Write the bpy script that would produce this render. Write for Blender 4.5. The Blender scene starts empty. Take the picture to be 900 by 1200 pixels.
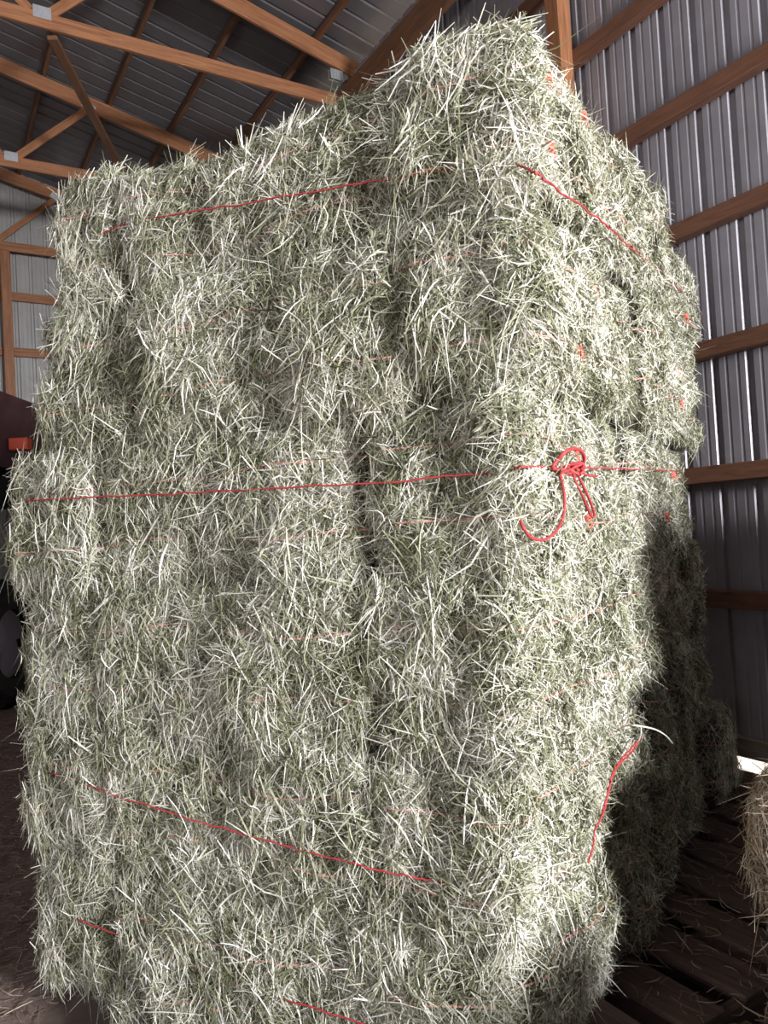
import bpy, bmesh, math
import numpy as np
from mathutils import Vector, Matrix

SC = bpy.context.scene
COL = SC.collection
# ------------------------------------------------------------------ camera
CAM = Vector((0, 0, 1.56))
FPX = 900.0
pit, rol = math.atan(25 / 900), math.atan(.055)
cF = Vector((0, math.cos(pit), math.sin(pit)))
_R0, _U0 = Vector((1, 0, 0)), Vector((0, -math.sin(pit), math.cos(pit)))
cR = _R0 * math.cos(rol) - _U0 * math.sin(rol)
cU = _U0 * math.cos(rol) + _R0 * math.sin(rol)
cd = bpy.data.cameras.new('camera')
cam = bpy.data.objects.new('camera', cd); COL.objects.link(cam)
M = Matrix.Identity(4)
for i in range(3):
    M[i][0], M[i][1], M[i][2], M[i][3] = cR[i], cU[i], -cF[i], CAM[i]
cam.matrix_world = M
cd.sensor_fit = 'VERTICAL'; cd.sensor_height = 36; cd.lens = 36 * FPX / 1200
cd.clip_start = .05; cd.clip_end = 200
SC.camera = cam

# ------------------------------------------------------------------ frames of the place
def dirang(a):
    a = math.radians(a); return Vector((math.sin(a), math.cos(a), 0))
WD = dirang(-31.0)                       # along the right wall, away from the viewer
ND = Vector((-WD.y, WD.x, 0))            # off the right wall into the barn
P0 = Vector((2.2, 4.4, 0))
BYAW = math.atan2(WD.y, WD.x)
def barn(a, n, z): return P0 + WD * a + ND * n + Vector((0, 0, z))
UD = dirang(-62.0)                       # along the stack's left face
VD = dirang(31.0)                        # along the stack's right face
K0 = Vector((.305, 1.83, 0))             # near corner of the lower bundle

# ------------------------------------------------------------------ world, sun, daylight, exposure
W = bpy.data.worlds.new('world'); SC.world = W; W.use_nodes = True
nt = W.node_tree; nt.nodes.clear()
wo = nt.nodes.new('ShaderNodeOutputWorld'); bg = nt.nodes.new('ShaderNodeBackground')
sk = nt.nodes.new('ShaderNodeTexSky')
sk.sky_type = 'NISHITA'; sk.sun_disc = False; sk.sun_elevation = math.radians(48); sk.sun_rotation = math.radians(70)
nt.links.new(sk.outputs[0], bg.inputs[0]); nt.links.new(bg.outputs[0], wo.inputs[0])
bg.inputs[1].default_value = .012

def light(name, kind, loc, target, energy, color, **kw):
    l = bpy.data.lights.new(name, kind); o = bpy.data.objects.new(name, l); COL.objects.link(o)
    l.energy = energy; l.color = color
    for k, v in kw.items(): setattr(l, k, v)
    o.location = loc
    o.rotation_euler = (Vector(target) - Vector(loc)).to_track_quat('-Z', 'Y').to_euler()
    return o
KD = Vector((.574, -.819, 0))
light('sun', 'SUN', (12, 2, 14), (2.6, 5.2, 0), 9.0, (1, .96, .9), angle=math.radians(.6))
light('bright_doorway', 'AREA', Vector((.9, 2.74, 0)) + KD * 7.6 + Vector((0, 0, 2.7)), (.5, 2.1, 1.3), 1600, (.975, .985, 1),
      shape='RECTANGLE', size=1.3, size_y=1.0)
light('open_front_daylight', 'AREA', (-4.6, -3.6, 2.9), (-.8, 2.6, 1.9), 185, (.95, .97, 1),
      shape='RECTANGLE', size=3.6, size_y=3.0)
VS = SC.view_settings
VS.view_transform = 'Standard'; VS.look = 'None'; VS.gamma = 1; VS.use_curve_mapping = False; VS.exposure = 0.0
try: SC.display_settings.display_device = 'sRGB'
except Exception: pass

# ------------------------------------------------------------------ materials
def mat(name):
    m = bpy.data.materials.new(name); m.use_nodes = True
    t = m.node_tree; b = t.nodes['Principled BSDF']
    return m, t, b
def N(t, kind, **kw):
    n = t.nodes.new(kind)
    for k, v in kw.items():
        if k in n.inputs: n.inputs[k].default_value = v
        else: setattr(n, k, v)
    return n
def ramp(t, stops, interp='LINEAR'):
    r = t.nodes.new('ShaderNodeValToRGB'); r.color_ramp.interpolation = interp
    e = r.color_ramp.elements
    while len(e) < len(stops): e.new(.5)
    for i, (p, c) in enumerate(stops):
        e[i].position = p; e[i].color = (*c, 1)
    return r

def hay_material(name, stops, trans=.18, rough=.55):
    m, t, b = mat(name)
    at = N(t, 'ShaderNodeAttribute', attribute_name='tint')
    geo = N(t, 'ShaderNodeNewGeometry')
    no = N(t, 'ShaderNodeTexNoise', Scale=5.5, Detail=3.0)
    t.links.new(geo.outputs['Position'], no.inputs['Vector'])
    ma = N(t, 'ShaderNodeMath', operation='MULTIPLY_ADD'); ma.inputs[1].default_value = .5; ma.inputs[2].default_value = -.25
    t.links.new(no.outputs['Fac'], ma.inputs[0])
    ad = N(t, 'ShaderNodeMath', operation='ADD', use_clamp=True)
    t.links.new(at.outputs['Fac'], ad.inputs[0]); t.links.new(ma.outputs[0], ad.inputs[1])
    r = ramp(t, stops); t.links.new(ad.outputs[0], r.inputs[0])
    t.links.new(r.outputs[0], b.inputs['Base Color'])
    b.inputs['Roughness'].default_value = rough
    b.inputs['Specular IOR Level'].default_value = .35
    tr = N(t, 'ShaderNodeBsdfTranslucent'); t.links.new(r.outputs[0], tr.inputs[0])
    mx = N(t, 'ShaderNodeMixShader'); mx.inputs[0].default_value = trans
    t.links.new(b.outputs[0], mx.inputs[1]); t.links.new(tr.outputs[0], mx.inputs[2])
    t.links.new(mx.outputs[0], t.nodes['Material Output'].inputs[0])
    return m
HAY = hay_material('green_hay', [(0, (.07, .072, .038)), (.18, (.175, .188, .092)), (.38, (.355, .358, .245)), (.55, (.505, .472, .378)), (.75, (.70, .68, .60)), (1, (.90, .875, .82))], trans=.07)
DRY = hay_material('dry_hay', [(0, (.16, .10, .06)), (.3, (.34, .25, .16)), (.6, (.58, .49, .40)), (1, (.86, .79, .70))])
FLOORHAY = hay_material('trampled_hay', [(0, (.13, .085, .065)), (.4, (.26, .18, .14)), (.8, (.42, .32, .26)), (1, (.6, .5, .42))])
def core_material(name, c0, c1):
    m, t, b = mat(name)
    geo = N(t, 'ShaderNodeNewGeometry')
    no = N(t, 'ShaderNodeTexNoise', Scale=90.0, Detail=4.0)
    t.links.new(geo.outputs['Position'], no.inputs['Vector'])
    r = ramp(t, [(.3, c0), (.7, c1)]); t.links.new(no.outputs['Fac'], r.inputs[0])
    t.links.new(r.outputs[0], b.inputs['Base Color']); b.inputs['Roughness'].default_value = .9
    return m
CORE = core_material('packed_hay_shade', (.035, .034, .02), (.15, .145, .10))  # darker than the blades; shade in the gaps is put into this colour
DRYCORE = core_material('packed_dry_hay', (.07, .05, .03), (.28, .2, .13))

def wood_material(name, c0, c1, rough=.6, sc=(2.5, 38, 38)):
    m, t, b = mat(name)
    tc = N(t, 'ShaderNodeTexCoord'); mp = N(t, 'ShaderNodeMapping'); mp.inputs['Scale'].default_value = sc
    t.links.new(tc.outputs['Object'], mp.inputs[0])
    oi = N(t, 'ShaderNodeObjectInfo'); t.links.new(oi.outputs['Random'], mp.inputs['Location'])
    no = N(t, 'ShaderNodeTexNoise', Scale=1.0, Detail=5.0, Distortion=1.2); t.links.new(mp.outputs[0], no.inputs['Vector'])
    r = ramp(t, [(.3, c0), (.68, c1)]); t.links.new(no.outputs['Fac'], r.inputs[0])
    t.links.new(r.outputs[0], b.inputs['Base Color']); b.inputs['Roughness'].default_value = rough
    bp = N(t, 'ShaderNodeBump', Strength=.15); t.links.new(no.outputs['Fac'], bp.inputs['Height']); t.links.new(bp.outputs[0], b.inputs['Normal'])
    return m
TIMBER = wood_material('orange_pine', (.22, .085, .035), (.40, .175, .08))
PURLIN = wood_material('brown_pine', (.125, .055, .027), (.23, .11, .058))
GIRT = wood_material('red_brown_pine', (.13, .055, .032), (.235, .108, .064))
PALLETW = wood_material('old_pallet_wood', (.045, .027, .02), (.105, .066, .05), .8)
GREYWOOD = wood_material('grey_board', (.2, .16, .13), (.34, .28, .23), .8)

def plain(name, c, rough=.5, metal=0.0, dirt=None, dscale=6.0):
    m, t, b = mat(name)
    b.inputs['Base Color'].default_value = (*c, 1); b.inputs['Roughness'].default_value = rough; b.inputs['Metallic'].default_value = metal
    if dirt:
        tc = N(t, 'ShaderNodeTexCoord'); no = N(t, 'ShaderNodeTexNoise', Scale=dscale, Detail=6.0, Roughness=.65)
        t.links.new(tc.outputs['Object'], no.inputs['Vector'])
        r = ramp(t, [(.38, c), (.75, dirt)]); t.links.new(no.outputs['Fac'], r.inputs[0]); t.links.new(r.outputs[0], b.inputs['Base Color'])
    return m
STEEL = plain('wall_steel', (.37, .35, .385), .48, .25, (.29, .27, .295), 3.0)
ROOFSTEEL = plain('roof_steel', (.18, .168, .175), .45, .3, (.14, .13, .14), 2.0)
GABLE = plain('gable_steel', (.36, .345, .34), .5, .2, (.29, .28, .275), 3.0)
PLATE = plain('galvanised_plate', (.62, .63, .66), .4, .7, (.5, .5, .52), 40)
RED = plain('red_twine', (.47, .045, .05), .6, 0, (.33, .03, .035), 60)
PINK = plain('faded_twine', (.66, .27, .22), .8, 0, (.70, .42, .36), 25)
ORANGE = plain('orange_twine', (.80, .13, .09), .6, 0, (.7, .2, .15), 40)
MAROON = plain('maroon_paint', (.075, .03, .035), .5, 0, (.11, .06, .06), 5)
REDPAINT = plain('red_orange_paint', (.55, .075, .04), .5)
RUBBER = plain('black_rubber', (.015, .015, .016), .8)
GREYPAINT = plain('lavender_grey_paint', (.36, .35, .42), .5)
DIRT = plain('earth_floor', (.20, .145, .125), .95, 0, (.30, .23, .20), 9)
GRAVEL = plain('sunlit_gravel', (.62, .58, .52), .95, 0, (.5, .46, .4), 20)

# ------------------------------------------------------------------ object helpers
def mesh_obj(name, verts, faces, m, parent=None, matrix=None, smooth=False):
    me = bpy.data.meshes.new(name); me.from_pydata([tuple(v) for v in verts], [], faces)
    if m: me.materials.append(m)
    if smooth:
        for p in me.polygons: p.use_smooth = True
    o = bpy.data.objects.new(name, me); COL.objects.link(o)
    if matrix is not None: o.matrix_basis = matrix
    if parent is not None: o.parent = parent
    return o
def tag(o, label=None, cat=None, group=None, kind=None):
    for k, v in (('label', label), ('category', cat), ('group', group), ('kind', kind)):
        if v: o[k] = v
    return o
def empty(name, loc, rz=0.0):
    o = bpy.data.objects.new(name, None); COL.objects.link(o)
    o.matrix_basis = Matrix.Translation(loc) @ Matrix.Rotation(rz, 4, 'Z'); o.empty_display_size = .2
    return o
def struct(name, verts, faces, m, **k):
    return tag(mesh_obj(name, verts, faces, m, **k), kind='structure')

def box_vf(lx, ly, lz, bev=.006):
    bm = bmesh.new(); bmesh.ops.create_cube(bm, size=1)
    for v in bm.verts: v.co = Vector((v.co.x * lx, v.co.y * ly, v.co.z * lz))
    if bev: bmesh.ops.bevel(bm, geom=bm.edges[:], offset=min(bev, .3 * min(lx, ly, lz)), segments=1, affect='EDGES')
    bm.verts.index_update()
    v = [x.co.copy() for x in bm.verts]; f = [[q.index for q in p.verts] for p in bm.faces]; bm.free()
    return v, f
def beam(name, p0, p1, wid, hei, m, parent=None, up=Vector((0, 0, 1)), bev=.006):
    """a board from p0 to p1 (centre line); local x runs along it"""
    p0, p1 = Vector(p0), Vector(p1); x = (p1 - p0); L = x.length; x.normalize()
    y = up.cross(x).normalized(); z = x.cross(y)
    Mx = Matrix.Identity(4); c = (p0 + p1) / 2
    for i in range(3): Mx[i][0], Mx[i][1], Mx[i][2], Mx[i][3] = x[i], y[i], z[i], c[i]
    if parent is not None: Mx = parent.matrix_basis.inverted() @ Mx
    v, f = box_vf(L, wid, hei, bev)
    return mesh_obj(name, v, f, m, parent, Mx)

def tube_vf(path, r, seg=7, cap=True):
    P = [Vector(p) for p in path]; n = len(P); V = []; F = []
    up = Vector((0, 0, 1)); prev = None
    for i in range(n):
        t = (P[min(i + 1, n - 1)] - P[max(i - 1, 0)])
        t = t.normalized() if t.length > 1e-9 else Vector((1, 0, 0))
        a = (prev - t * prev.dot(t)) if prev is not None else (up - t * up.dot(t))
        if a.length < 1e-4: a = Vector((1, 0, 0)) - t * t.x
        a.normalize(); prev = a; b = t.cross(a)
        for k in range(seg):
            q = 2 * math.pi * k / seg; V.append(P[i] + (a * math.cos(q) + b * math.sin(q)) * r)
    for i in range(n - 1):
        for k in range(seg):
            k2 = (k + 1) % seg; F.append([i * seg + k, i * seg + k2, (i + 1) * seg + k2, (i + 1) * seg + k])
    if cap: F.append(list(range(seg))[::-1]); F.append([(n - 1) * seg + k for k in range(seg)])
    return V, F
def join_vf(parts):
    V, F = [], []
    for v, f in parts:
        o = len(V); V += list(v); F += [[i + o for i in q] for q in f]
    return V, F
def smooth_path(pts, n=8):
    P = [Vector(p) for p in pts]; out = []
    for i in range(len(P) - 1):
        a, b, c, d = P[max(i - 1, 0)], P[i], P[i + 1], P[min(i + 2, len(P) - 1)]
        for k in range(n):
            t = k / n
            out.append(.5 * ((2 * b) + (c - a) * t + (2 * a - 5 * b + 4 * c - d) * t * t + (3 * b - a - 3 * c + d) * t ** 3))
    out.append(P[-1]); return out

# ------------------------------------------------------------------ room shell
def ribbed(profile_len, pitch=.2286, depth=.02, w=.032, side=.012, minor=True, phase=0.0):
    """(s, d) points of a ribbed metal sheet; the ribs stand away from the room (d < 0)"""
    pts = [(0, 0)]; s = phase
    while s < profile_len - pitch:
        if s > .001:
            pts += [(s - w / 2 - side, 0), (s - w / 2, -depth), (s + w / 2, -depth), (s + w / 2 + side, 0)]
        if minor:
            for q in (1 / 3, 2 / 3):
                c = s + pitch * q
                pts += [(c - .012, 0), (c - .006, -.0022), (c + .006, -.0022), (c + .012, 0)]
        s += pitch
    pts.append((profile_len, 0)); return pts

EAVE = 6.40
def wall_sheet(name, a0, a1, z0, z1, off, m, phase):
    pr = ribbed(a1 - a0, phase=phase); V = []; F = []
    for s, d in pr:
        V.append(barn(a0 + s, off + d, z0)); V.append(barn(a0 + s, off + d, z1))
    for i in range(len(pr) - 1): F.append([2 * i, 2 * i + 2, 2 * i + 3, 2 * i + 1])
    return struct(name, V, F, m)
wall_sheet('wall_right', -9.16, 10.45, .125, EAVE + .25, -.06, STEEL, .11)

# gable at the far end: ribbed along n
GA = 10.42
pr = ribbed(14.2, depth=.016, phase=.1); V = []; F = []
def roof_under(n): return 6.62 + .235 * n + .29 if n < 7.1 else 6.62 + .235 * (14.2 - n) + .29
for s, d in pr: V.append(barn(GA - d, s - .05, -.14)); V.append(barn(GA - d, s - .05, roof_under(s) + .05))
for i in range(len(pr) - 1): F.append([2 * i, 2 * i + 2, 2 * i + 3, 2 * i + 1])
struct('wall_back', V, F, GABLE)
V = [barn(-9.2, 14.2, -.14), barn(10.5, 14.2, -.14), barn(10.5, 14.2, 6.9), barn(-9.2, 14.2, 6.9)]
struct('wall_left', V, [[0, 1, 2, 3]], GABLE)

# roof: ribs run down the slope
pr = ribbed(19.8, depth=.012, w=.02, side=.014, minor=False, phase=.07); V = []; F = []
for s, d in pr:
    for n in (-.35, 7.1, 14.55): V.append(barn(-9.25 + s, n, roof_under(n) - d))
for i in range(len(pr) - 1):
    for k in (0, 1): F.append([3 * i + k, 3 * i + k + 1, 3 * i + 4 + k, 3 * i + 3 + k])
struct('ceiling', V, F, ROOFSTEEL)

# ground inside and the sunny ground outside
def slab(name, pts, z, m):
    n = len(pts); V = [(*p, z) for p in pts] + [(*p, z - .3) for p in pts]
    F = [list(range(n)), list(range(n, 2 * n))[::-1]] + [[i, i + n, (i + 1) % n + n, (i + 1) % n] for i in range(n)]
    o = struct(name, V, F, m)
    bm = bmesh.new(); bm.from_mesh(o.data); bmesh.ops.recalc_face_normals(bm, faces=bm.faces); bm.to_mesh(o.data); bm.free()
    return o
c = [barn(-9.3, -.06, 0), barn(10.5, -.06, 0), barn(10.5, 14.3, 0), barn(-9.3, 14.3, 0)]
slab('floor', [(p.x, p.y) for p in c], -.06, DIRT)
c = [barn(-9.3, -6, 0), barn(10.5, -6, 0), barn(10.5, -.061, 0), barn(-9.3, -.061, 0)]
slab('ground_outside', [(p.x, p.y) for p in c], -.06, GRAVEL)
# skirt board at the foot of the right wall
o = beam('baseboard_right', barn(-9, -.02, .165), barn(10.3, -.02, .165), .038, .12, GREYWOOD); tag(o, kind='structure')

# girts on the right wall, top to bottom
names = ['topmost', 'second from the top', 'third from the top', 'fourth from the top', 'fifth from the top', 'sixth from the top', 'lowest']
lab = ['brown girt board high on the right wall beside the hay peak, topmost one',
       'brown girt board on right wall meeting the post just below the hay peak',
       'brown girt board on right wall, ending level with the upper bundle top right edge',
       'brown girt board on right wall, third above the shadow line',
       'brown girt board on right wall, second above the shadow line',
       'brown girt board on right wall at the edge of the shadow',
       'dark girt board on right wall inside the deep shadow, the lowest']
for i, z in enumerate((5.60, 4.95, 4.17, 3.40, 2.62, 1.86, 1.10)):
    o = beam('wall_girt', barn(-8.9, .005, z - .05), barn(10.3, .005, z - .05), .085, .105, GIRT)
    tag(o, lab[i], 'girt', 'girts on the right wall')
o = beam('wall_post', barn(1.29, .10, -.06), barn(1.29, .10, 6.25), .12, .135, TIMBER, up=WD)
tag(o, 'orange brown timber post against right wall behind the hay peak', 'post')
o = beam('header_beam', barn(-8.9, .135, 6.2), barn(10.3, .135, 6.2), .07, .27, PURLIN)
tag(o, 'dark brown header beam under the eave above the hay peak', 'beam')

# roof trusses -------------------------------------------------------
def tc_low(n): return 6.60 + .235 * n
def gusset(parent, a, n, z, sx=.15, sz=.11, tilt=0.0):
    for s in (-1, 1):
        parts = []
        v, f = box_vf(.003, sx, sz, 0); parts.append((v, f))
        for i in range(5):
            for k in range(4):
                v2, f2 = box_vf(.004, .006, .016, 0)
                parts.append(([x + Vector((s * .0025, (i - 2) * sx / 5.5, (k - 1.5) * sz / 4.6)) for x in v2], f2))
        v, f = join_vf(parts)
        Mx = Matrix.Translation(barn(a + s * .0225, n, z)) @ Matrix.Rotation(BYAW, 4, 'Z') @ Matrix.Rotation(tilt, 4, 'X')
        mesh_obj('gusset_plate', v, f, PLATE, parent, parent.matrix_basis.inverted() @ Mx)
def truss(a, label):
    t = empty('roof_truss', barn(a, 0, 6.2)); tag(t, label, 'truss', 'roof trusses')
    w = .04
    beam('bottom_chord', barn(a, -.02, 6.27), barn(a, 14.15, 6.27), w, .14, TIMBER, t)
    sl = math.atan(.235); tw = .185
    for n0, n1 in ((-.3, 7.1), (14.45, 7.1)):
        g = lambda n: tc_low(min(n, 14.2 - n)) + .5 * tw / math.cos(sl)
        beam('top_chord', barn(a, n0, g(n0)), barn(a, n1, g(n1)), w, tw, TIMBER, t)
    for (n0, z0, n1, z1) in ((3.05, 6.33, 2.18, tc_low(2.18) + .03), (3.2, 6.33, 4.7, tc_low(4.7) + .03), (7.1, 6.33, 4.9, tc_low(4.9) + .03), (7.1, 6.33, 7.1, 8.2),
                             (7.1, 6.33, 9.3, tc_low(4.9) + .03), (11.0, 6.33, 9.5, tc_low(4.7) + .03), (11.15, 6.33, 12.0, tc_low(2.18) + .03)):
        beam('web', barn(a, n0, z0), barn(a, n1, z1), w - .004, .09, TIMBER, t)
    for (n, z, ti) in ((3.1, 6.33, 0), (2.18, tc_low(2.18) + .05, .6), (.15, 6.55, 0), (4.8, tc_low(4.8) + .05, 0)): gusset(t, a, n, z, tilt=ti)
    return t
TA = 4.53; TS = 2.84
truss(TA, 'orange timber roof truss crossing the top left corner, nearest of three')
truss(TA + TS, 'orange timber roof truss in the middle of the three, web and plate in view')
truss(TA + 2 * TS, 'orange timber roof truss against the far gable wall, lowest in the photo')
o = beam('lateral_brace', barn(TA + .03, 3.02, 6.16), barn(TA + TS + .25, 1.55, 6.16), .09, .04, PURLIN)
tag(o, 'dark diagonal brace board hung between the first and second roof truss', 'brace')
# purlins: under the sheets, on the top chords
for i in range(18):
    n = .35 + .78 * i
    zz = roof_under(n) - .055 - .012
    pl = ['nearest the side wall', 'second from the side wall', 'third from the side wall', 'fourth from the side wall', 'fifth from the side wall',
          'sixth from the side wall', 'seventh from the side wall', 'eighth from the side wall']
    if n > 6.6: break
    o = beam('roof_purlin', barn(-9, n, zz), barn(10.35, n, zz), .045, .09, PURLIN)
    tag(o, 'brown roof purlin under the ribbed sheets, ' + pl[min(i, 7)], 'purlin', 'roof purlins')

# gable framing
for i, (z, l) in enumerate(((5.55, 'upper of two orange girts on the far gable wall'), (4.68, 'lower of two orange girts on the far gable wall'))):
    o = beam('gable_girt', barn(GA - .045, .1, z), barn(GA - .045, 13.9, z), .04, .135, TIMBER); tag(o, l, 'girt', 'girts on the gable wall')
o = beam('gable_post', barn(GA - .16, 2.94, -.06), barn(GA - .16, 2.94, 6.2), .14, .14, TIMBER, up=WD)
tag(o, 'orange timber post on far gable wall at the left edge', 'post')

# ------------------------------------------------------------------ pallets on the floor
def pallet_tree():
    p = empty('wooden_pallet', (0, 0, 0))
    rs = np.random.RandomState(4)
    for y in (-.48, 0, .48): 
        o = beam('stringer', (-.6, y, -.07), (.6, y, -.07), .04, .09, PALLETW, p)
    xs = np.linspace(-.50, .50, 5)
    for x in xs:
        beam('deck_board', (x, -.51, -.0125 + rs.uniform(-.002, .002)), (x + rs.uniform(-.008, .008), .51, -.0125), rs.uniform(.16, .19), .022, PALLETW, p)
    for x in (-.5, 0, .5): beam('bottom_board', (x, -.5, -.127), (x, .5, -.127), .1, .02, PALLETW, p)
    return p
def copy_tree(o):
    r = o.copy(); COL.objects.link(r)
    for ch in list(o.children):
        k = ch.copy(); COL.objects.link(k); k.parent = r
        for g in list(ch.children):
            q = g.copy(); COL.objects.link(q); q.parent = k
    return r
proto = pallet_tree()
# stringers run across; boards run along the right wall
cells = [(-.60, .62, 'dark wooden pallet on the floor by the wall foot, beside the sunny gap'),
         (-.60, 1.86, 'dark wooden pallet under the lower hay bundle beside the wall aisle'),
         (-1.68, .62, 'dark wooden pallet in the aisle between the hay stack and the dry bales'),
         (-1.68, 1.86, 'dark wooden pallet under the near right corner of the hay stack'),
         (-2.74, .62, 'dark wooden pallet under the dry hay bales at the right edge'),
         (-2.74, 1.86, 'dark wooden pallet nearest the viewer between stack and dry bales'),
         (.48, 1.86, 'dark wooden pallet behind the lowest far bale near the wall'),
         (.48, .62, 'dark wooden pallet farthest along the wall foot'),
         (-.60, 3.1, 'dark wooden pallet under the back of the lower hay bundle'),
         (-1.68, 3.1, 'dark wooden pallet under the middle of the lower hay bundle')]
for i, (a, n, l) in enumerate(cells):
    p = proto if i == 0 else copy_tree(proto)
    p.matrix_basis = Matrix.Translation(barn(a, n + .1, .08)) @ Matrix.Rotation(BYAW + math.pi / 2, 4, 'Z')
    tag(p, l, 'pallet', 'pallets under the hay')

# ------------------------------------------------------------------ hay
def fourier(rs, k, amps):
    """a smooth random field made of waves"""
    K = []; A = []
    for lam, amp in amps:
        for _ in range(k):
            d = rs.normal(size=3); d /= np.linalg.norm(d); K.append(d * 2 * np.pi / (lam * rs.uniform(.75, 1.3))); A.append(amp / math.sqrt(k / 2))
    K = np.array(K); A = np.array(A); ph = rs.uniform(0, 2 * np.pi, len(A))
    return lambda p: np.cos(p @ K.T + ph) @ A

def hay_blades(rs, pos, nor, tan, length, width, bend, droop, lift):
    """ribbons: pos/nor/tan (n,3); returns verts (n*8,3)"""
    n = len(pos)
    s = np.array([-.5, -.17, .17, .5])[None, :, None]
    L = length[:, None, None]
    side = np.cross(nor, tan)
    b = rs.normal(size=(n, 1)) * bend
    b2 = rs.normal(size=(n, 1)) * bend * .5
    ctr = pos[:, None, :] + tan[:, None, :] * (s * L) + nor[:, None, :] * (s * L * lift[:, None, None])
    ctr = ctr + side[:, None, :] * (s * s * 4 * b[:, :, None] * L * .25) + nor[:, None, :] * ((s * s * 4 - .3) * b2[:, :, None] * L * .2)
    ctr[:, :, 2] -= (s[:, :, 0] + .5) ** 2 * length[:, None] * droop[:, None]
    th = rs.uniform(-1.1, 1.1, (n, 1)) ; tw = rs.normal(size=(n, 1)) * .5
    wv = np.array([.55, 1.0, .85, .18])[None, :]
    ang = th + tw * s[:, :, 0]
    wd = side[:, None, :] * np.cos(ang)[:, :, None] + nor[:, None, :] * np.sin(ang)[:, :, None]
    h = (width[:, None] * wv * .5)[:, :, None]
    V = np.stack([ctr - wd * h, ctr + wd * h], axis=2)       # n,4,2,3
    return V.reshape(-1, 3)
_q = np.array([[0, 1, 3, 2], [2, 3, 5, 4], [4, 5, 7, 6]])

def build_mesh(name, V, Q, tint, matidx, mats):
    me = bpy.data.meshes.new(name)
    me.vertices.add(len(V)); me.vertices.foreach_set('co', V.astype(np.float32).ravel())
    me.loops.add(Q.size); me.loops.foreach_set('vertex_index', Q.astype(np.int32).ravel())
    me.polygons.add(len(Q)); me.polygons.foreach_set('loop_start', np.arange(0, Q.size, 4, dtype=np.int32))
    me.polygons.foreach_set('loop_total', np.full(len(Q), 4, dtype=np.int32)) if hasattr(me.polygons[0], 'bl_rna') and not me.polygons.bl_rna.properties.get('x') and False else None
    me.polygons.foreach_set('material_index', matidx.astype(np.int32))
    at = me.attributes.new('tint', 'FLOAT', 'POINT'); at.data.foreach_set('value', tint.astype(np.float32))
    for m in mats: me.materials.append(m)
    me.update(calc_edges=True); me.validate()
    return me

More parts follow.
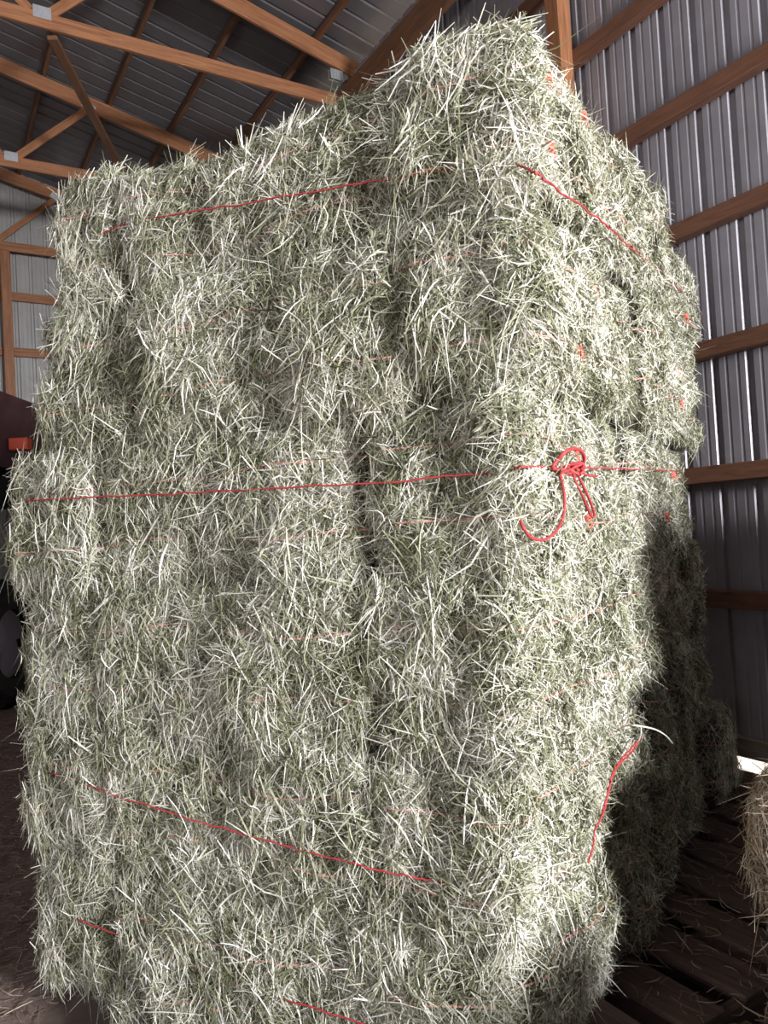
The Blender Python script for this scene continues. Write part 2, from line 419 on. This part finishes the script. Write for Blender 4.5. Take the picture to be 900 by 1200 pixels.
class Shape:
    """a bale: rounded box with dents; long axis local x, local y across, local z up from 0 to H"""
    def __init__(s, L, W, H, seed, r=.07, amp=1.0, grooves=True):
        s.h = np.array([L / 2, W / 2, H / 2]); s.r = r; s.rs = np.random.RandomState(seed); s.grooves = grooves
        s.f = fourier(s.rs, 8, [(.55, .015 * amp), (.22, .011 * amp), (.10, .005 * amp)])
        s.dirf = fourier(s.rs, 8, [(.35, 1.0), (.15, .7)])
        s.pits = [(np.array([s.rs.uniform(-1, 1) * L / 2, s.rs.choice([-1, 1]) * W / 2, s.rs.uniform(-.45, .45) * H]), s.rs.uniform(.03, .065), s.rs.uniform(.02, .045)) for _ in range(9)]
        s.pits += [(np.array([s.rs.choice([-1, 1]) * L / 2, s.rs.uniform(-.4, .4) * W, s.rs.uniform(-.45, .45) * H]), s.rs.uniform(.03, .055), s.rs.uniform(.015, .04)) for _ in range(4)]
        s.tintf = fourier(s.rs, 8, [(.4, .05), (.12, .06)])
    def surf(s, q):
        """q on the box surface (n,3) -> point, normal"""
        inner = s.h - s.r
        c = np.clip(q, -inner, inner); d = q - c
        n = d / np.maximum(np.linalg.norm(d, axis=1, keepdims=True), 1e-9)
        p = c + n * s.r
        e = s.f(p)
        zz = q[:, 2] / s.h[2]
        e = e + .020 * (1 - np.abs(zz) ** 2.5) * (np.abs(n[:, 2]) < .9)
        for c0, rr, dd in s.pits:
            e = e - dd * np.exp(-((p - c0) ** 2).sum(1) / rr ** 2)
        if s.grooves:
            for zt in (-.095, .095):
                e = e - .010 * np.exp(-((p[:, 2] - zt) / .022) ** 2) * (1 - np.abs(n[:, 2]))
        return p + n * e[:, None], n
    def core(s, step=.045, inset=.014):
        V = []; Q = []; off = 0
        for ax in range(3):
            a1, a2 = [(1, 2), (2, 0), (0, 1)][ax]
            n1 = max(6, int(2 * s.h[a1] / step)); n2 = max(6, int(2 * s.h[a2] / step))
            for sg in (-1, 1):
                A, B = np.meshgrid(np.linspace(-1, 1, n1 + 1), np.linspace(-1, 1, n2 + 1), indexing='ij')
                q = np.zeros((A.size, 3)); q[:, ax] = sg * s.h[ax]; q[:, a1] = A.ravel() * s.h[a1]; q[:, a2] = B.ravel() * s.h[a2]
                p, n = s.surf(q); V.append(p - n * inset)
                i, j = np.meshgrid(np.arange(n1), np.arange(n2), indexing='ij'); i = i.ravel(); j = j.ravel(); w = n2 + 1
                f = np.stack([i * w + j, (i + 1) * w + j, (i + 1) * w + j + 1, i * w + j + 1], 1)
                if sg < 0: f = f[:, ::-1]
                Q.append(f + off); off += len(q)
        return np.concatenate(V), np.concatenate(Q)
    def blades(s, faces, length=(.055, .5), width=(.0026, .0052)):
        """faces: {('x'|'y'|'z', sign): (density per m2, length scale)}"""
        rs = s.rs; VV = []; TT = []
        for (axn, sg), (den, ls) in faces.items():
            ax = 'xyz'.index(axn); a1, a2 = [(1, 2), (2, 0), (0, 1)][ax]
            n = int(den * 4 * s.h[a1] * s.h[a2])
            q = np.zeros((n, 3)); q[:, ax] = sg * s.h[ax]
            q[:, a1] = rs.uniform(-1, 1, n) * s.h[a1]; q[:, a2] = rs.uniform(-1, 1, n) * s.h[a2]
            p, nr = s.surf(q)
            p = p + nr * (rs.uniform(-.024, .012, n) + .014 * (rs.rand(n) < .12))[:, None]; cut = ls < .7
            t1 = np.zeros(3); t1[a1] = 1
            e1 = t1 - nr * (nr @ t1)[:, None]; e1 /= np.maximum(np.linalg.norm(e1, axis=1, keepdims=True), 1e-6)
            e2 = np.cross(nr, e1)
            ang = s.dirf(p) * 1.1 + rs.normal(size=n) * .8 + 1.0
            flip = rs.rand(n) < (.8 if cut else .38); ang = np.where(flip, rs.uniform(0, 6.28, n), ang)
            tan = e1 * np.cos(ang)[:, None] + e2 * np.sin(ang)[:, None]
            up = tan[:, 2] > 0; tan[up & (rs.rand(n) < (.3 if cut else .7))] *= -1      # free ends mostly hang
            Ln = length[0] * ls * np.exp(rs.normal(size=n) * length[1]); Ln = np.clip(Ln, .015, .24)
            lift = rs.normal(size=n) * .13 + .05 + .32 * (rs.rand(n) < .07) if not cut else rs.normal(size=n) * .38 + .22
            dr = np.abs(rs.normal(size=n)) * (.08 if cut else .22)
            wd = rs.uniform(width[0], width[1], n) * np.where(rs.rand(n) < .14, 1.5, 1) * (1.12 if cut else 1)
            VV.append(hay_blades(rs, p, nr, tan, Ln, wd, .55, dr, lift))
            t = np.clip(rs.beta(1.25, 1.35, n) + s.tintf(p), 0, 1)
            TT.append(np.repeat(t, 8))
        if not VV: return np.zeros((0, 3)), np.zeros(0)
        return np.concatenate(VV), np.concatenate(TT)

def loop_path(sh, z, wob):
    """twine running lengthwise round a bale at height z"""
    hx, hy = sh.h[0], sh.h[1]; pts = []
    n1 = max(10, int(hx * 40)); n2 = max(6, int(hy * 40))
    for k in range(n1): pts.append((-hx + 2 * hx * k / n1, -hy, z))
    for k in range(n2): pts.append((hx, -hy + 2 * hy * k / n2, z))
    for k in range(n1): pts.append((hx - 2 * hx * k / n1, hy, z))
    for k in range(n2): pts.append((-hx, hy - 2 * hy * k / n2, z))
    pts.append(pts[0])
    q = np.array(pts); q[:, 2] += wob(q)
    p, n = sh.surf(q)
    return p + n * .010

def knot_vf(rs, c, n, size=.014, r=.0024):
    """a little wound knot with two short ends"""
    c = Vector(c); n = Vector(n).normalized(); a = Vector((0, 0, 1)).cross(n)
    if a.length < .1: a = Vector((1, 0, 0))
    a.normalize(); b = n.cross(a); pts = []
    for k in range(26):
        q = k / 25 * 2 * math.pi * 2.6
        rr = size * (.45 + .35 * math.sin(q * .63 + 1))
        pts.append(c + a * math.cos(q) * rr * .8 + b * math.sin(q) * rr + n * (.006 + .008 * math.sin(q * 1.7)))
    e1 = smooth_path([c, c + a * size * .8 - b * size * 1.1 + n * .014, c + a * size * .7 - b * size * 2.2 + n * .01], 5)
    e2 = smooth_path([c, c - a * size * .5 - b * size * 1.2 + n * .016, c - a * size * 1.0 - b * size * 1.9 + n * .008], 5)
    return join_vf([tube_vf(pts, r, 5), tube_vf(e1, r * .9, 5), tube_vf(e2, r * .9, 5)])

BALES = 0
def bale(base, xdir, L, Wd, H, faces, label, group, twine_mat=PINK, knots=(), core=CORE, hay=HAY, length=(.068, .5), width=(.0018, .004), tilt=0.0, amp=1.0, twines=True, r=.055):
    """base: world point at the bale's centre bottom; xdir: its long axis"""
    global BALES
    BALES += 1
    sh = Shape(L, Wd, H, 100 + BALES * 7, amp=amp, r=r)
    cv, cq = sh.core(); bv, bt = sh.blades(faces, length, width)
    nb = len(bv) // 8
    Q = np.concatenate([cq] + ([(_q[None] + (np.arange(nb) * 8)[:, None, None]).reshape(-1, 4) + len(cv)] if nb else []))
    V = np.concatenate([cv, bv]) if nb else cv
    V = V + np.array([0, 0, H / 2])
    tint = np.concatenate([np.full(len(cv), .3), bt])
    mi = np.concatenate([np.zeros(len(cq)), np.ones(nb * 3)])
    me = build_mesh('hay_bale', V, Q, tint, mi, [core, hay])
    o = bpy.data.objects.new('hay_bale', me); COL.objects.link(o)
    yaw = math.atan2(xdir.y, xdir.x)
    o.matrix_basis = Matrix.Translation(base) @ Matrix.Rotation(yaw, 4, 'Z') @ Matrix.Rotation(tilt, 4, 'Y')
    tag(o, label, 'hay bale', group)
    if twines:
        for i, z in enumerate((-.095, .095)):
            ph = sh.rs.uniform(0, 6)
            wob = lambda q: .010 * np.sin(q[:, 0] * 7 + ph) + .005 * np.sin(q[:, 0] * 19 + ph * 2)
            path = loop_path(sh, z, wob) + np.array([0, 0, H / 2])
            v, f = tube_vf(path, .0028, 5, cap=False)
            tw = mesh_obj('twine', v, f, twine_mat, o, smooth=True)
            for (ki, x, ysg) in knots:
                if ki == i:
                    q = np.array([[x, ysg * sh.h[1], z]]); p, n = sh.surf(q); p = p[0] + n[0] * .022 + np.array([0, 0, H / 2])
                    v, f = knot_vf(sh.rs, p, n[0])
                    tag(mesh_obj('knot', v, f, ORANGE, tw, smooth=True), 'bright red twine knot')
    return o

ROWN = ['bottom row', 'second row up', 'third row up', 'top row']
JIT = np.random.RandomState(12)
def bundle(K, z0, rowh, nrows, wc, mid, left_end, vlen, words, den):
    vperp = Vector((VD.y, -VD.x, 0))
    for r in range(nrows):
        z = z0 + r * rowh
        top = (r == nrows - 1)
        H = rowh + .002
        j = lambda s=.012: JIT.uniform(-s, s)
        rn = words[r]
        tz = {('z', 1): (9000 if top else 2500, 1.0)}
        le = left_end[r]
        # corner bale, long along v
        cu, cv = wc / 2, .475
        rec = (.07, .035, -.015, -.035)[r] if z0 < 1 else (-.05, -.09)[r]
        if z0 > 1: cu = (wc - rec) / 2
        if z > 2.2: kk = [(1, -.37, -1), (0, -.42, -1), (1, -.15, -1)]
        else: kk = [(0, JIT.uniform(-.35, .1), -1), (1, JIT.uniform(-.3, .35), -1)] if z > 1.2 else []
        b = K + UD * (cu + j() * .6 + rec) + VD * (cv + j() - .01)
        b.z = z
        kn = {(0): [(0, .1, -1)], 1: [(1, -.2, -1)]}
        bale(b, VD, .95, 2 * cu - .012, H - (.035 if z > 2 else 0), {('x', -1): (den, 1.0), ('y', -1): (den * 1.2, .6), ('y', 1): (2500, 1.), ('x', 1): (2000, 1), **tz},
             'green hay bale at the near corner, %s' % rn, 'green hay bales of the stack', knots=kk)
        # bale lying along the left face
        u0, u1 = wc, wc + mid
        b = K + UD * ((u0 + u1) / 2 + j()) + VD * ((.215 if z > 1.8 else .20) + j(.016)); b.z = z
        bale(b, -UD, mid - .012, .40, H - (.055 if z > 2 else 0), {('y', -1): (den, 1.0), ('x', -1): (3000, 1), ('x', 1): (3000, 1), **tz},
             'green hay bale lying lengthwise in middle of left face, %s' % rn, 'green hay bales of the stack')
        # end-on bale at the far left
        b = K + UD * ((u1 + le) / 2 + j(.006)) + VD * (.475 + j()); b.z = z
        bale(b, VD, .95, le - u1 - .006, H, {('x', -1): (den * .95, 1.0), ('y', 1): (9000, 1.0), ('y', -1): (2500, 1), **tz},
             'green hay bale seen end-on at left edge of stack, %s' % rn, 'green hay bales of the stack')
        # end-on bale in the right face
        v1 = .95 + .37
        b = K + VD * ((.95 + v1) / 2 + j(.006)) + UD * (.475 + j() - .005 + rec); b.z = z
        bale(b, UD, .95, v1 - .95 - .006, H, {('x', -1): (den * .95, .6), **tz},
             'green hay bale seen end-on in middle of right face, %s' % rn, 'green hay bales of the stack', knots=[])
        # far bale of the right face
        ve = vlen[r]
        b = K + VD * ((v1 + ve) / 2 + j(.006)) + UD * (.2 + j(.01) + rec * .4); b.z = z
        bale(b, VD, ve - v1, .40, H, {('y', -1): (den * .85, .6), ('x', 1): (6000, 1), ('x', -1): (2000, 1), **tz},
             'green hay bale at the far end of right face, %s' % rn, 'green hay bales of the stack', knots=[(0, JIT.uniform(-.3, .2), -1), (1, JIT.uniform(-.2, .3), -1)] if z > 1.2 else [])
LOWER = ['bottom row of the lower bundle', 'second row of the lower bundle', 'third row of the lower bundle', 'top row of the lower bundle']
UPPER = ['bottom row of the upper bundle', 'top row of the upper bundle']
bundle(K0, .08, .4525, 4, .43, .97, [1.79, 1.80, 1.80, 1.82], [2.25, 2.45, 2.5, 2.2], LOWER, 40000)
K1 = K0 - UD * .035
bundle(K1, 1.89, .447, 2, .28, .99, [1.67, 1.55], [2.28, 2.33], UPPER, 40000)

# ---------------- twine bands round the bundles (points given on the faces: along, height)
def onleft(K, u, z, off=.035): return K + UD * u - VD * off + Vector((0, 0, z))
VN = Vector((VD.y, -VD.x, 0)).normalized()
def onright(K, v, z, off=.035): return K + VD * v + VN * off + Vector((0, 0, z))
def ray_face(px, py, K, along, nrm, off):
    d = cR * ((px - 450) / FPX) + cU * ((600 - py) / FPX) + cF
    t = ((K + nrm * off - CAM).dot(nrm)) / d.dot(nrm); return CAM + d * t
LN = Vector((UD.y, -UD.x, 0)).normalized()
if LN.y > 0: LN = -LN
def L(px, py, K=K0, off=.042): return ray_face(px, py, K, UD, LN, off)
def Rr(px, py, K=K0, off=.042): return ray_face(px, py, K, VD, VN, off)
def wobble(path, seed, amp=.004):
    rs = np.random.RandomState(seed)
    return [p + Vector(rs.normal(size=3) * amp) for p in path]
def strand_parts(path, r):
    return tube_vf(path, r, 6)
def band(paths, label, r=.0025, seed=1):
    parts = [strand_parts(wobble(smooth_path(p, 10), seed + i, .0016), r) for i, p in enumerate(paths)]
    v, f = join_vf(parts)
    c = sum(v, Vector()) / len(v)
    o = mesh_obj('baling_twine', [x - c for x in v], f, RED, None, Matrix.Translation(c), smooth=True)
    return tag(o, label, 'twine', 'red twine round the bundles')
band([[L(118, 275, K1, .015), L(154, 261, K1, .03), L(290, 238, K1), L(420, 215, K1), L(520, 200, K1), L(590, 193, K1, .04), L(606, 193, K1, .06), Rr(624, 201, K1, .145), Rr(640, 212, K1, .145), Rr(700, 256, K1, .145), Rr(740, 291, K1, .12), Rr(772, 318, K1, .09), Rr(800, 343, K1, .07)]],
     'red twine band round the upper bundle, turning the corner high up', seed=3)
b2 = band([[L(30, 587, K0, .02), L(60, 585, K0, .045), L(180, 579.5, K0, .05), L(300, 573.5, K0, .05), L(440, 566, K0, .045), L(565, 554, K0, .035), L(598, 549, K0, .03), Rr(612, 547, K0, .06), Rr(640, 546, K0, .075), Rr(668, 547, K0, .095), Rr(720, 549, K0, .08), Rr(795, 552, K0, .055)]],
     'red twine band round top row of lower bundle, knotted with a loop', seed=5)
band([[L(60, 905, K0, .03), L(150, 937, K0), L(250, 967, K0), L(340, 993, K0), L(440, 1019, K0), L(500, 1031, K0, .03), L(560, 1040, K0, .02)]],
     'red twine slanting down across the second row of left face', seed=9)
band([[L(90, 1076, K0, .03), L(160, 1106, K0), L(240, 1138, K0), L(300, 1161, K0), L(420, 1198, K0), L(480, 1216, K0, .03)]],
     'red twine slanting across bottom row near the lower frame edge', seed=11)
band([[Rr(752, 862, K0, .03), Rr(738, 884, K0, .035), Rr(722, 900, K0, .032), Rr(713, 925, K0, .03), Rr(708, 950, K0, .032), Rr(698, 972, K0, .024), Rr(694, 995, K0, .024), Rr(690, 1010, K0, .02)],
      [Rr(748, 868, K0, .045), Rr(730, 888, K0, .04), Rr(719, 905, K0, .034), Rr(711, 935, K0, .03), Rr(704, 960, K0, .02)]],
     'loose red twine hanging down right face at the shadow edge', r=.0028, seed=13)
# the knot, its loop and the two loose ends
def kp(x, y, off): return Rr(500 + x * .2889, 480 + y * .2889, K0, off + .042)
def child_tube(name, paths, r, parent, m=RED):
    v, f = join_vf([tube_vf(smooth_path(p, 8), r, 7) for p in paths])
    o = mesh_obj(name, [x - parent.location for x in v], f, m, parent, smooth=True); return o
rs = np.random.RandomState(8)
kc = kp(590, 242, .06)
kv = []
for q in range(3):
    pts = [kc + cR * (.022 * math.cos(t + q) * (1 + .3 * q)) + Vector((0, 0, .014 * math.sin(t * 1.3 + q * 2))) + VN * (.012 * math.sin(t * 2 + q)) for t in np.linspace(0, 6.6, 14)]
    kv.append(pts)
b2.location = b2.matrix_basis.translation
child_tube('knot', kv, .0042, b2)
child_tube('loop', [[kp(560, 245, .055), kp(512, 238, .05), kp(530, 205, .06), kp(555, 178, .075), kp(590, 160, .085), kp(622, 165, .085), kp(638, 190, .08), kp(634, 222, .07), kp(612, 246, .06), kp(585, 250, .06)]], .0046, b2)
child_tube('loose_end', [[kp(580, 245, .06), kp(545, 262, .065), kp(552, 310, .06), kp(560, 360, .06), kp(556, 420, .06), kp(540, 470, .06), kp(510, 508, .06), kp(470, 528, .055), kp(425, 520, .05), kp(396, 485, .05), kp(380, 452, .04)]], .0036, b2)
child_tube('loose_end', [[kp(590, 245, .06), kp(604, 290, .07), kp(632, 350, .07), kp(655, 405, .065), kp(668, 432, .06), kp(680, 430, .06), kp(668, 385, .065), kp(645, 330, .07), kp(618, 275, .065), kp(600, 248, .06)]], .0034, b2)
child_tube('loose_end', [[kp(600, 245, .06), kp(630, 258, .06), kp(660, 268, .055), kp(692, 270, .045)]], .0032, b2)

# a pale stalk sticking out of the shadow edge
pts = smooth_path([Rr(728, 852, K0, .02), Rr(738, 850, K0, .06), Rr(751, 851, K0, .09), Rr(768, 855, K0, .10), Rr(780, 862, K0, .105), Rr(788, 871, K0, .105)], 6)
p2 = smooth_path([Rr(751, 850, K0, .09), Rr(751, 860, K0, .085), Rr(748, 869, K0, .07)], 5)
v, f = join_vf([tube_vf(pts, .0028, 6), tube_vf(p2, .002, 6)])
PALE = plain('pale_straw', (.82, .79, .68), .5)
c = pts[0].copy()
o = mesh_obj('straw_stalk', [x - c for x in v], f, PALE, None, Matrix.Translation(c), smooth=True)
tag(o, 'single pale bent straw stalk sticking out over the shadow', 'straw')

# ---------------- low bale at the far end of the aisle, and the dry bales at the right edge
b = K0 + VD * 2.72 + UD * .40; b.z = .08
bale(b, UD, .9, .42, .44, {('x', -1): (16000, .8), ('y', 1): (6000, 1), ('y', -1): (14000, .9), ('x', 1): (3000, 1), ('z', 1): (12000, 1)},
     'green hay bale low in the shadow beyond the stack, beside sunny gap', 'green hay bales of the stack')
OC = Vector((.90, 2.02, 0))
dry_rows = ['bottom', 'second', 'third', 'top']
places = {0: 'nearest the green stack', 1: 'second from the green stack, unseen shadow caster', 2: 'third from the green stack, unseen shadow caster', 3: 'against the right wall, unseen shadow caster'}
for col_ in range(4):  # columns past the first are added out of view to cast the deep shadow
    for r in range(4):
        if col_ == 0 and r > 1: continue
        vis = col_ == 0
        sh_ = (.07, .03, -.04, -.06)[r] if col_ < 2 else 0.0
        b = OC - UD * (sh_ + col_ * .97 + .475) + VD * .23; ax = -UD
        if col_ == 3: b = barn(-1.95, .68, 0); ax = ND
        b.z = .08 + r * (.37 if vis else .442)
        if vis:
            fc = {('y', -1): (14000, 1.3), ('x', -1): (14000, 1.3), ('z', 1): (9000, 1.3)}
        else:
            fc = {('y', -1): (2500, 1.2), ('x', -1): (3500, 1.2), ('y', 1): (1500, 1.2), ('z', 1): (2500, 1.2)}
        bale(b, ax, .955, .45, .36 if vis else .45, fc, 'dry brown hay bale at the right edge, %s row, %s' % (dry_rows[r], places[col_]), 'dry hay bales at the right',
             core=DRYCORE, hay=DRY, length=(.085, .5), width=(.002, .0045), twines=vis, r=.13 if vis else .06)

for r in range(2):  # unseen pile, added to shade the foot of the right face
    b = OC - UD * (.55 + .475) - VD * .72; b.z = .08 + r * .36
    bale(b, -UD, .955, .45, .355, {('x', -1): (2500, 1.2), ('y', 1): (2500, 1.2), ('z', 1): (2500, 1.2)}, 'unseen dry brown hay bale added for shade past the lower right frame edge, %s row' % ('lower', 'upper')[r],
         'dry hay bales at the right', core=DRYCORE, hay=DRY, length=(.085, .5), width=(.0016, .0036), twines=False)

# ---------------- loose hay on the ground
def scatter(name, label, rs, n, region, z, m, length=.07, width=(.002, .0045)):
    p = region(rs, n); n = len(p)
    pos = np.concatenate([p, (z + rs.uniform(0, .02, n))[:, None]], 1)
    nor = np.tile([0, 0, 1.], (n, 1)); a = rs.uniform(0, 6.28, n)
    tan = np.stack([np.cos(a), np.sin(a), np.zeros(n)], 1)
    V = hay_blades(rs, pos, nor, tan, length * np.exp(rs.normal(size=n) * .5), rs.uniform(*width, n), .6, np.zeros(n), rs.normal(size=n) * .12)
    V[:, 2] = np.maximum(V[:, 2], z + .001)
    Q = (_q[None] + (np.arange(n) * 8)[:, None, None]).reshape(-1, 4)
    c = V.mean(0); c[2] = z
    me = build_mesh(name, V - c, Q, np.repeat(rs.beta(1.6, 2, n), 8), np.zeros(len(Q)), [m])
    o = bpy.data.objects.new(name, me); COL.objects.link(o); o.location = c
    return tag(o, label, 'loose hay', kind='stuff')
def reg_left(rs, n):
    q = np.stack([rs.uniform(-4.5, -.6, n), rs.uniform(1.2, 9, n)], 1)
    rel = q - np.array([K0.x, K0.y]); nn = rel @ np.array([LN.x, LN.y]); uu = rel @ np.array([UD.x, UD.y])
    return q[(nn > .05) | (uu > 1.82)]
scatter('loose_hay', 'brown trampled loose hay on the ground left of the stack', np.random.RandomState(31), 60000, reg_left, -.06, FLOORHAY)
def reg_right(rs, n):
    a = rs.uniform(-3.0, .9, n); b = rs.uniform(.08, 2.3, n)
    q = np.array([P0.x, P0.y])[None] + a[:, None] * np.array([WD.x, WD.y]) + b[:, None] * np.array([ND.x, ND.y])
    rel = q - np.array([K0.x, K0.y]); nn = rel @ np.array([VN.x, VN.y])
    return q[(nn > .02)]
scatter('loose_hay', 'dark loose hay scattered over the pallets in the aisle', np.random.RandomState(32), 3500, reg_right, .08, FLOORHAY)

# ---------------- farm wagon at the left edge
def wagon():
    at = Vector((-4.55, 8.2, -.06)); w = empty('farm_wagon', at); tag(w, 'maroon farm wagon with sloping side and red rail at left edge', 'wagon')
    def loc(o): return o
    # hopper: walls lean outward to the top
    x0, x1, y0, y1, zb, zt = -1.2, .72, -.9, 1.4, 2.55, 3.28
    V = []
    for (dx, z) in ((.22, zb), (0, zt)):
        V += [(x0 + dx, y0 + dx, z), (x1 - dx, y0 + dx, z), (x1 - dx, y1 - dx, z), (x0 + dx, y1 - dx, z)]
    for (dx, z) in ((.26, zb + .03), (.04, zt)):
        V += [(x0 + dx, y0 + dx, z), (x1 - dx, y0 + dx, z), (x1 - dx, y1 - dx, z), (x0 + dx, y1 - dx, z)]
    F = []
    for i in range(4):
        k = (i + 1) % 4
        F += [[i, k, k + 4, i + 4], [8 + i, 12 + i, 12 + k, 8 + k], [4 + i, 4 + k, 12 + k, 12 + i]]
    F += [[3, 2, 1, 0], [8, 9, 10, 11]]
    mesh_obj('hopper', V, F, MAROON, w)
    def bx(name, c, s, m, bev=.01):
        v, f = box_vf(*s, bev); mesh_obj(name, [x + Vector(c) for x in v], f, m, w)
    for x in (-.9, -.2, .55): bx('stake', (x, y0 + .05, 2.9), (.09, .06, .8), MAROON)
    bx('rail', (.72, -.05, 2.78), (.2, .12, .13), REDPAINT)
    bx('chassis', (-.24, .25, 2.3), (1.7, 2.2, .25), RUBBER)
    bx('side_panel', (-.24, -.62, 1.78), (1.55, .06, .6), GREYPAINT)
    bx('axle', (-.24, .3, .62), (1.7, .14, .14), RUBBER)
    bx('axle_post', (-.24, .3, 1.4), (.5, .5, 1.6), RUBBER)
    for sx in (-1.05, .42):
        # tyre with tread lugs and a dished rim
        prof = [(.36, -.16), (.55, -.2), (.62, -.16), (.65, -.08), (.65, .08), (.62, .16), (.55, .2), (.36, .16)]
        V = []; F = []; n = 36
        for i in range(n):
            a = 2 * math.pi * i / n; lug = .03 if i % 2 else 0
            for j, (r, x) in enumerate(prof):
                rr = r + (lug if 2 <= j <= 5 else 0)
                V.append((sx + x, -.1 + rr * math.cos(a), .65 + .03 + rr * math.sin(a)))
        m_ = len(prof)
        for i in range(n):
            for j in range(m_): F.append([i * m_ + j, i * m_ + (j + 1) % m_, ((i + 1) % n) * m_ + (j + 1) % m_, ((i + 1) % n) * m_ + j])
        ty = mesh_obj('tyre', V, F, RUBBER, w, smooth=False)
        prof = [(.0, .03), (.12, .05), (.14, .0), (.3, -.03), (.36, .1), (.36, -.12), (.2, -.12), (0, -.1)]
        V = []; F = []
        for i in range(n):
            a = 2 * math.pi * i / n
            for (r, x) in prof: V.append((sx + x, -.1 + r * math.cos(a), .68 + r * math.sin(a)))
        m_ = len(prof)
        for i in range(n):
            for j in range(m_ - 1): F.append([i * m_ + j, i * m_ + j + 1, ((i + 1) % n) * m_ + j + 1, ((i + 1) % n) * m_ + j])
        mesh_obj('rim', V, F, GREYPAINT, w, smooth=True)
wagon()
